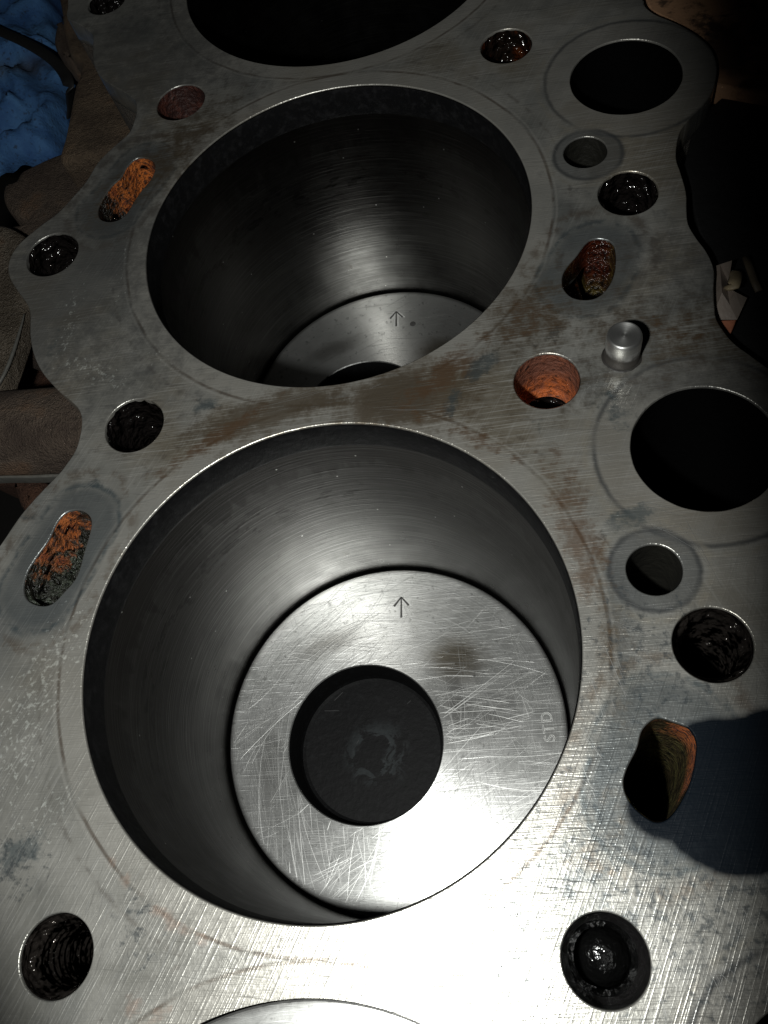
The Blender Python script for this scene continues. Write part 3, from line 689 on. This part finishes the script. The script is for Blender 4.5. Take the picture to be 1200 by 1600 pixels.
# ------------------------------------------------------------------ scratches: fine ribbons a hair above the metal
g = G('bright_scratch')
q = g.n('ShaderNodeAttribute'); q.attribute_name = 'tone'
M_scratch = g.done(g.mixc((0.36, 0.36, 0.35), (0.8, 0.8, 0.78), V(g, q.outputs['Fac'])), 0.38, 0.8)
def scratches(name, specs, ok, z, parent, off, seed):
    rnd = random.Random(seed); vs_, fs, tone = [], [], []
    for count, region, ang, spread, l0, l1, wd, bend, cluster in specs:
        if name == 'deck_scratches': count = int(count * 0.5)
        k = 0; tries = 0
        while k < count and tries < count * 30:
            tries += 1
            c = Vector(region(rnd)); a = ang + rnd.gauss(0, spread)
            for m in range(rnd.randint(1, cluster)):
                cc = c + Vector((rnd.gauss(0, 0.02), rnd.gauss(0, 0.02))) * (m > 0)
                L = l0 + (l1 - l0) * rnd.random() ** 2; bd = bend * rnd.uniform(-0.5, 1.0); aa = a + rnd.gauss(0, 0.03) * (m > 0)
                t = Vector((math.cos(aa), math.sin(aa))); nn_ = Vector((-t.y, t.x)); w_ = wd * (0.5 if name == 'deck_scratches' else 0.7) * rnd.uniform(0.25, 0.85); tilt = 0.0 if name == 'deck_scratches' else rnd.uniform(-0.00016, 0.00016); tn = rnd.random() ** 2 * (0.5 if name == 'deck_scratches' else 1.0)
                run = []
                ns = max(5, int(L / 0.05))
                for i in range(ns + 1):
                    u = (i / ns - 0.5) * L; p = cc + t * u + nn_ * (bd * u * u)
                    if not ok(p):
                        if len(run) > 2: break
                        run = []; continue
                    e = w_ / 2 * min(1, 0.25 + 3 * min(i, ns - i) / ns)
                    run.append((p + nn_ * e, p - nn_ * e))
                if len(run) < 3: continue
                s0 = len(vs_)
                for p, r_ in run: vs_ += [(p.x, p.y, z + max(tilt, 0)), (r_.x, r_.y, z + max(-tilt, 0))]; tone += [tn, tn]
                fs += [(s0 + 2 * i, s0 + 2 * i + 1, s0 + 2 * i + 3, s0 + 2 * i + 2) for i in range(len(run) - 1)]
                k += 1
    me = mesh(name, vs_, fs)
    me.attributes.new('tone', 'FLOAT', 'POINT').data.foreach_set('value', tone)
    return finish('scratches', me, M_scratch, parent, off, kind='stuff')
STAMP = W(857, 1135, PZ).to_2d()
def on_crown(p): return (p - STAMP).length > 0.1 and p.length < PR * 0.985 and (p - BOWL).length > BOWL_R * 1.02
def disc(cx, cy_, r_):
    def f(rnd):
        a = rnd.uniform(0, 6.283); q_ = r_ * math.sqrt(rnd.random()); return (cx + q_ * math.cos(a), cy_ + q_ * math.sin(a))
    return f
crown_scratches = [(150, disc(0, 0, 0.95), 0.05, 0.15, 0.1, 0.7, 0.003, 0.5, 4), (200, disc(0, 0, 0.95), 1.2, 0.9, 0.1, 0.6, 0.0025, 0.8, 3), (170, disc(-0.55, 0.3, 0.5), 0.65, 0.25, 0.15, 0.8, 0.0036, -0.7, 5), (170, disc(-0.6, -0.35, 0.5), 1.75, 0.22, 0.15, 0.8, 0.0032, -0.4, 5),
                   (130, disc(0.6, -0.15, 0.5), 0.45, 0.25, 0.15, 0.8, 0.004, 0.1, 4), (190, disc(0.6, -0.2, 0.5), 1.75, 0.16, 0.15, 0.8, 0.0032, 0.15, 5), (150, disc(0.1, -0.7, 0.5), 0.6, 0.3, 0.12, 0.6, 0.0036, 0.2, 5), (160, disc(0.3, 0.45, 0.6), -0.08, 0.1, 0.15, 0.8, 0.003, -0.2, 4), (200, disc(0, 0, 0.95), 0.8, 1.2, 0.04, 0.3, 0.003, 0.9, 2), (70, disc(0.2, 0.55, 0.5), -0.1, 0.12, 0.1, 0.5, 0.004, -0.2, 3)]
scratches('scratches', crown_scratches, on_crown, 0.0006, p_mid, None, 5)
scratches('scratches', [(25, disc(0, 0.4, 0.6), 0.0, 0.1, 0.1, 0.4, 0.004, 0.2, 2)], on_crown, 0.0006, p_far, None, 6)
hole_list = [(b, 1.0) for b in BORES] + [H[k] for k in H] + LIFT
FILM = W(1165, 1230).to_2d()
def on_deck(p):
    if (p - FILM).length < 0.34: return False
    for c, r_ in hole_list:
        if (p - c).length < r_ + 0.02: return False
    for (a, b), r_ in zip(SEGS, (0.14, 0.15, 0.15, 0.19)):
        ab = b - a; t = max(0, min(1, (p - a).dot(ab) / ab.length_squared))
        if (p - a - ab * t).length < r_: return False
    return (p - PIN).length > PIN_R * 1.3 and INSIDE(p)
def INSIDE(p):
    r_ = False
    for i in range(len(OUTER)):
        a, b = OUTER[i], OUTER[i - 1]
        if (a.y > p.y) != (b.y > p.y) and p.x < (b.x - a.x) * (p.y - a.y) / (b.y - a.y) + a.x: r_ = not r_
    return r_
def box_(x0, x1, y0, y1): return lambda rnd: (rnd.uniform(x0, x1), rnd.uniform(y0, y1))
deck_scratches = [(160, box_(-1.3, 1.9, 0.6, 1.6), 0.05, 0.18, 0.06, 0.35, 0.004, 0.2, 3), (60, box_(0.4, 1.6, 0.2, 1.2), -0.35, 0.15, 0.08, 0.5, 0.005, 0.1, 2), (90, box_(-1.5, -0.8, -1.2, 1.2), 0.75, 0.2, 0.05, 0.35, 0.004, 0.2, 3),
                  (110, box_(-1.2, -0.3, -1.4, -0.5), 1.2, 0.2, 0.06, 0.4, 0.004, 0.1, 3), (130, box_(0.7, 1.6, -1.4, 0.3), 1.95, 0.2, 0.06, 0.4, 0.004, 0.1, 3), (50, box_(0.8, 1.5, -0.6, 0.9), -0.6, 0.15, 0.05, 0.3, 0.0028, 0, 2), (90, box_(-1.7, 1.9, 1.2, 4.6), 0.1, 0.6, 0.05, 0.3, 0.004, 0.3, 2)]
scratches('deck_scratches', deck_scratches, on_deck, 0.0006, deck, None, 8)

# ================================================================== things beside the block, left
M_tan = cast_material('tan_cast_iron', (0.08, 0.055, 0.036), (0.16, 0.115, 0.075), (0.03, 0.021, 0.015))
M_brown = cast_material('brown_rusty_casting', (0.065, 0.045, 0.034), (0.125, 0.092, 0.068), (0.02, 0.014, 0.011))
M_rustd = cast_material('dark_rust', (0.055, 0.024, 0.014), (0.10, 0.045, 0.025), (0.015, 0.01, 0.008))
M_steel = cast_material('worn_bracket_steel', (0.085, 0.066, 0.046), (0.17, 0.14, 0.105), (0.03, 0.023, 0.018), 0.5)
M_bare = plain('bare_worn_edge', (0.45, 0.44, 0.4), 0.35, 0.8)
man = empty('exhaust_manifold', W(120, 200, -1.6), 'tan and brown rusty manifold casting bolted along the left side of the block', 'manifold')
MO = -W(120, 200, -1.6)
def mpart(name, pxs, z, thick, bev, mat, parent=man, off=MO, n=4, **kw):
    return finish(name, plate(name, [catmull(flat(pxs, z), True, n)], z, thick, bev, 3), mat, parent, off, True if False else False, **kw)
mpart('flange', [(96, -30), (95, 20), (98, 45), (107, 80), (123, 97), (122, 117), (115, 133), (110, 158), (106, 180), (99, 214), (93, 250), (140, 240), (190, 228), (290, 210), (290, 60), (180, -30)], -0.75, 0.5, 0.05, M_tan)
mpart('ear', [(84, 38), (92, 29), (103, 34), (112, 60), (112, 86), (100, 88), (88, 78), (80, 60)], -0.9, 0.3, 0.08, M_brown)
mpart('web', [(98, 236), (45, 259), (30, 268), (22, 281), (8, 285), (2, 300), (6, 318), (20, 335), (42, 338), (30, 348), (0, 352), (-60, 360), (-60, 480), (60, 540), (200, 480), (260, 330), (260, 225), (170, 222)], -1.0, 0.4, 0.05, M_brown)
# runner pipe
pz = -0.95
pa, pb = W(-160, 693, pz), W(210, 668, pz)
pr = (W(60, 622, pz) - W(60, 738, pz)).length / 2
pts = [pa.lerp(pb, k / 10) - Vector((0, 0, 0)) for k in range(11)]
finish('runner_pipe', tube('runner_pipe', pts, pr, 40), M_brown, man, MO, True)
mpart('gasket_edge', [(-40, 744), (5, 742), (50, 741), (92, 739), (98, 741), (90, 744), (50, 746), (10, 746), (-40, 748)], -0.9, 0.08, 0.01, M_bare, label='bare bright edge below the pipe')
mpart('foot', [(16, 744), (62, 744), (70, 770), (52, 792), (32, 795), (20, 775)], -1.25, 0.5, 0.1, M_rustd)
mpart('back_plate', [(-80, 430), (200, 430), (200, 720), (-80, 720)], -1.7, 0.25, 0.03, M_rustd, n=3)
br = empty('steel_bracket', W(10, 480, -1.2), 'worn grey-brown steel bracket with a bright edge left of the pitted deck', 'bracket')
BRO = -W(10, 480, -1.2)
edge_px = [(-90, 372), (-20, 352), (20, 356), (60, 390), (70, 440), (43, 473), (34, 510), (22, 548), (10, 580), (-4, 604), (-90, 640)]
mpart('plate', edge_px, -0.82, 0.16, 0.03, M_steel, br, BRO, 3)
ez = -0.80
ep = [W(a, b, ez) for a, b in [(38, 490), (33, 510), (22, 546), (11, 575), (-3, 601), (-30, 640)]]
finish('worn_edge', tube('worn_edge', catmull([p for p in ep], False, 4), [0.003 + 0.009 * min(1, k / 8) for k in range(20)], 10), M_bare, br, BRO, True)

# blue shop cloth
def cloth():
    z0 = -1.35
    poly = [Vector(p) for p in catmull(flat([(-120, -120), (60, -120), (100, -60), (100, -10), (97, 30), (106, 70), (124, 92), (122, 112), (112, 140), (108, 175), (101, 212), (92, 245), (60, 253), (30, 262), (0, 262), (-60, 270), (-130, 250), (-180, 60)], z0), True, 4)]
    xs = [p.x for p in poly]; ys = [p.y for p in poly]
    def inside(p):
        r_ = False
        for i in range(len(poly)):
            a, b = poly[i], poly[i - 1]
            if (a.y > p.y) != (b.y > p.y) and p.x < (b.x - a.x) * (p.y - a.y) / (b.y - a.y) + a.x: r_ = not r_
        return r_
    def edge(p):
        best = 9
        for i in range(len(poly)):
            a, b = poly[i], poly[i - 1]; ab = b - a
            t = max(0, min(1, (p - a).dot(ab) / max(ab.length_squared, 1e-9))); best = min(best, (p - a - ab * t).length)
        return best
    n = 96; bm = bmesh.new(); grid = {}
    x0, x1, y0, y1 = min(xs), max(xs), min(ys), max(ys)
    for i in range(n + 1):
        for j in range(n + 1):
            p = Vector((x0 + (x1 - x0) * i / n, y0 + (y1 - y0) * j / n))
            if not inside(p): continue
            e = edge(p)
            wv = Vector((p.x + 0.35 * mn.noise(Vector((p.x * 1.3, p.y * 1.3, 4))), p.y + 0.35 * mn.noise(Vector((p.x * 1.3, p.y * 1.3, 9))), 0))
            f1 = 1 - abs(mn.noise(Vector((wv.x * 1.2 + wv.y * 0.8, wv.y * 2.6 - wv.x * 1.1, 0.3)))) * 2
            f2 = 1 - abs(mn.noise(Vector((wv.x * 3.4, wv.y * 5.0 + wv.x * 2, 2.3)))) * 2
            f3 = mn.noise(Vector((p.x * 14, p.y * 14, 1)))
            z = z0 + 0.16 * f1 + 0.07 * f2 + 0.012 * f3 - 0.28 * math.exp(-(e / 0.07) ** 2)
            grid[i, j] = bm.verts.new((p.x * S, p.y * S, z * S))
    for i in range(n):
        for j in range(n):
            q = [grid.get(k) for k in ((i, j), (i + 1, j), (i + 1, j + 1), (i, j + 1))]
            if all(q): bm.faces.new(q)
            elif sum(v is not None for v in q) == 3: bm.faces.new([v for v in q if v])
    me = bpy.data.meshes.new('blue_cloth'); bm.to_mesh(me); bm.free()
    g = G('blue_shop_cloth')
    n1 = g.noise(None, 2.5, 4, 0.6); n2 = g.noise(None, 45, 3, 0.6); sp = g.noise(None, 24, 3, 0.7)
    c = g.mixc((0.02, 0.075, 0.22), (0.07, 0.19, 0.4), g.step(n1, 0.3, 0.7))
    c = g.mixc(c, (0.02, 0.03, 0.05), g.step(sp, 0.56, 0.68) * 0.7)
    c = g.mixc(c, (0.07, 0.075, 0.07), g.blob(g.x, g.y, W(30, 125, z0), 0.5, 0.25, 0.2, 0.8) * 0.65)
    m = g.done(c, 0.85, 0.0, g.bump(n2 + n1, 0.02, 0.5))
    o = finish('blue_cloth', me, m, None, None, True, label='crumpled blue shop cloth with dark oil spots beside the far end', category='cloth')
    so = o.modifiers.new('thickness', 'SOLIDIFY'); so.thickness = 0.008 * S
    return z0
cz = cloth()
M_rubber = plain('black_rubber', (0.02, 0.02, 0.02), 0.45)
sp_ = [W(a, b, cz + 0.30) for a, b in [(-70, 15), (-30, 34), (0, 49), (30, 62), (60, 78), (85, 96), (100, 114), (108, 135)]]
sp_.append(W(110, 160, cz + 0.1)); sp_.append(W(106, 190, cz - 0.1))
o = finish('cable', tube('cable', catmull([p for p in sp_], False, 5), 0.05, 14, 0.35), M_rubber, None, None, True, label='flat black cable lying across the blue cloth', category='cable')

# ================================================================== things beside the block, right
M_card = None
g = G('stained_brown_board')
n1 = g.noise(None, 1.4, 4, 0.6); n2 = g.noise(None, 8, 4, 0.7)
c = g.mixc((0.32, 0.17, 0.09), (0.48, 0.28, 0.16), n1)
c = g.mixc(c, (0.025, 0.016, 0.012), g.step(n2 + (n1 - 0.5) * 0.5, 0.52, 0.7) * 0.85)
bz = -0.06
for px, rx, ry in [((1134, 75), .13, .28), ((1175, 131), .09, .05), ((1192, 45), .1, .12)]:
    c = g.mixc(c, (0.02, 0.012, 0.01), g.blob(g.x + (n2 - 0.5) * 0.2, g.y, W(*px, bz), rx, ry, 0, 0.5) * 0.85)
M_board = g.done(c, 0.8, 0.0, g.bump(n2, 0.01, 0.5))
bp = flat([(1109, 131), (1118, 132.5), (1200, 147), (1320, 168), (1320, -140), (1030, -140), (1004, -30), (1008, 2), (1016, 17), (1049, 33), (1095, 60), (1114, 80), (1121, 104), (1119, 118)], bz)
finish('wooden_board', plate('wooden_board', [bp], bz, 0.12, 0.015), M_board, label='brown stained board in the dim corner beyond the block', category='board')
M_black = plain('shadow_black', (0.003, 0.003, 0.0033), 0.6, 0.0, 14, 0.01)  # near-black colour for the added mass that replaces the shadow here
hz = -0.13
shadow_root = empty('shadow_mass', W(1150, 300, FLOOR), 'added black mass standing in for the shadow along the right side of the block', 'shadow mass')
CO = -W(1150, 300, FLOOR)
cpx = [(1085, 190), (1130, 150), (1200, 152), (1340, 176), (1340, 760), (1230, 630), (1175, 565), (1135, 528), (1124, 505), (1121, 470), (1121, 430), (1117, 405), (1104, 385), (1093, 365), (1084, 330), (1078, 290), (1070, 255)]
finish('shadow_mass_top', plate('shadow_mass_top', [flat(cpx, hz)], hz, 0.3, 0.01, 2), M_black, shadow_root, CO)
finish('case', plate('case', [[Vector(W(1190, 330, hz).to_2d()) + (Vector(p) - Vector(W(1190, 330, hz).to_2d())) * 0.93 for p in flat(cpx, hz)]], hz - 0.29, -FLOOR + hz - 0.3, 0.02), M_black, shadow_root, CO)
# added black piece standing in for the shadow at the deck edge
q = flat([(1108, 420), (1120, 420), (1126, 430), (1127, 455), (1122, 470), (1108, 474)], -0.12)
finish('edge_shadow_piece', plate('edge_shadow_piece', [catmull(q, True, 4)], -0.12, 0.25, 0.03, 2), M_rubber, label='small black piece standing in for the shadow beside the deck edge', category='shadow piece')
# pale scrap lying on the black shadow mass
M_pale = plain('pale_crumpled_plastic', (0.2, 0.165, 0.14), 0.5, 0.0, 6, 0.02, 0.25)
sz = hz + 0.035
sv = [W(a, b, sz + d) for a, b, d in [(1112, 419, 0), (1126, 414, .03), (1144, 407, .09), (1141, 424, .05), (1136, 440, .0), (1134, 449, .02), (1149, 457, .05), (1166, 466, .02), (1158, 484, .01), (1151, 500, 0), (1112, 500, 0), (1128, 458, .06), (1140, 478, .03), (1112, 460, 0)]]
sf = [(0, 1, 11), (1, 2, 3), (1, 3, 4), (1, 4, 11), (4, 5, 11), (5, 6, 12), (5, 12, 11), (6, 7, 8), (6, 8, 12), (8, 9, 12), (9, 10, 12), (10, 13, 11), (10, 11, 12), (0, 11, 13)]
o = finish('plastic_scrap', mesh('plastic_scrap', sv, sf), M_pale, label='pale crumpled plastic scrap right of the dowel pin', category='scrap')
so = o.modifiers.new('thickness', 'SOLIDIFY'); so.thickness = 0.006 * S
M_cl = plain('terracotta_block', (0.36, 0.13, 0.07), 0.8)
finish('clay_shard', plate('clay_shard', [flat([(1116, 503), (1151, 501), (1146, 512), (1138, 527), (1128, 521), (1116, 512)], sz)], sz + 0.01, 0.04, 0.006), M_cl, label='small terracotta shard on the black shadow mass next to the pale scrap', category='shard')
M_strip = plain('tan_strip', (0.3, 0.24, 0.15), 0.5)
pts = [W(a, b, hz + 0.05 + d) for a, b, d in [(1150, 426, 0), (1149, 438, .06), (1144, 448, .06), (1138, 450, 0)]]
finish('bent_strip', tube('bent_strip', catmull(pts, False, 4), 0.028, 10, 0.5), M_strip, None, None, True, label='short bent tan strip on the black shadow mass', category='strip')
pts = [W(a, b, hz + 0.05) for a, b in [(1165, 402), (1172, 420), (1179, 440), (1186, 455)]]
finish('thin_strip', tube('thin_strip', pts, 0.018, 8, 0.5), plain('dull_strip', (0.1, 0.08, 0.055), 0.6), None, None, True, label='long straight dull strip lying on the black shadow mass', category='strip')
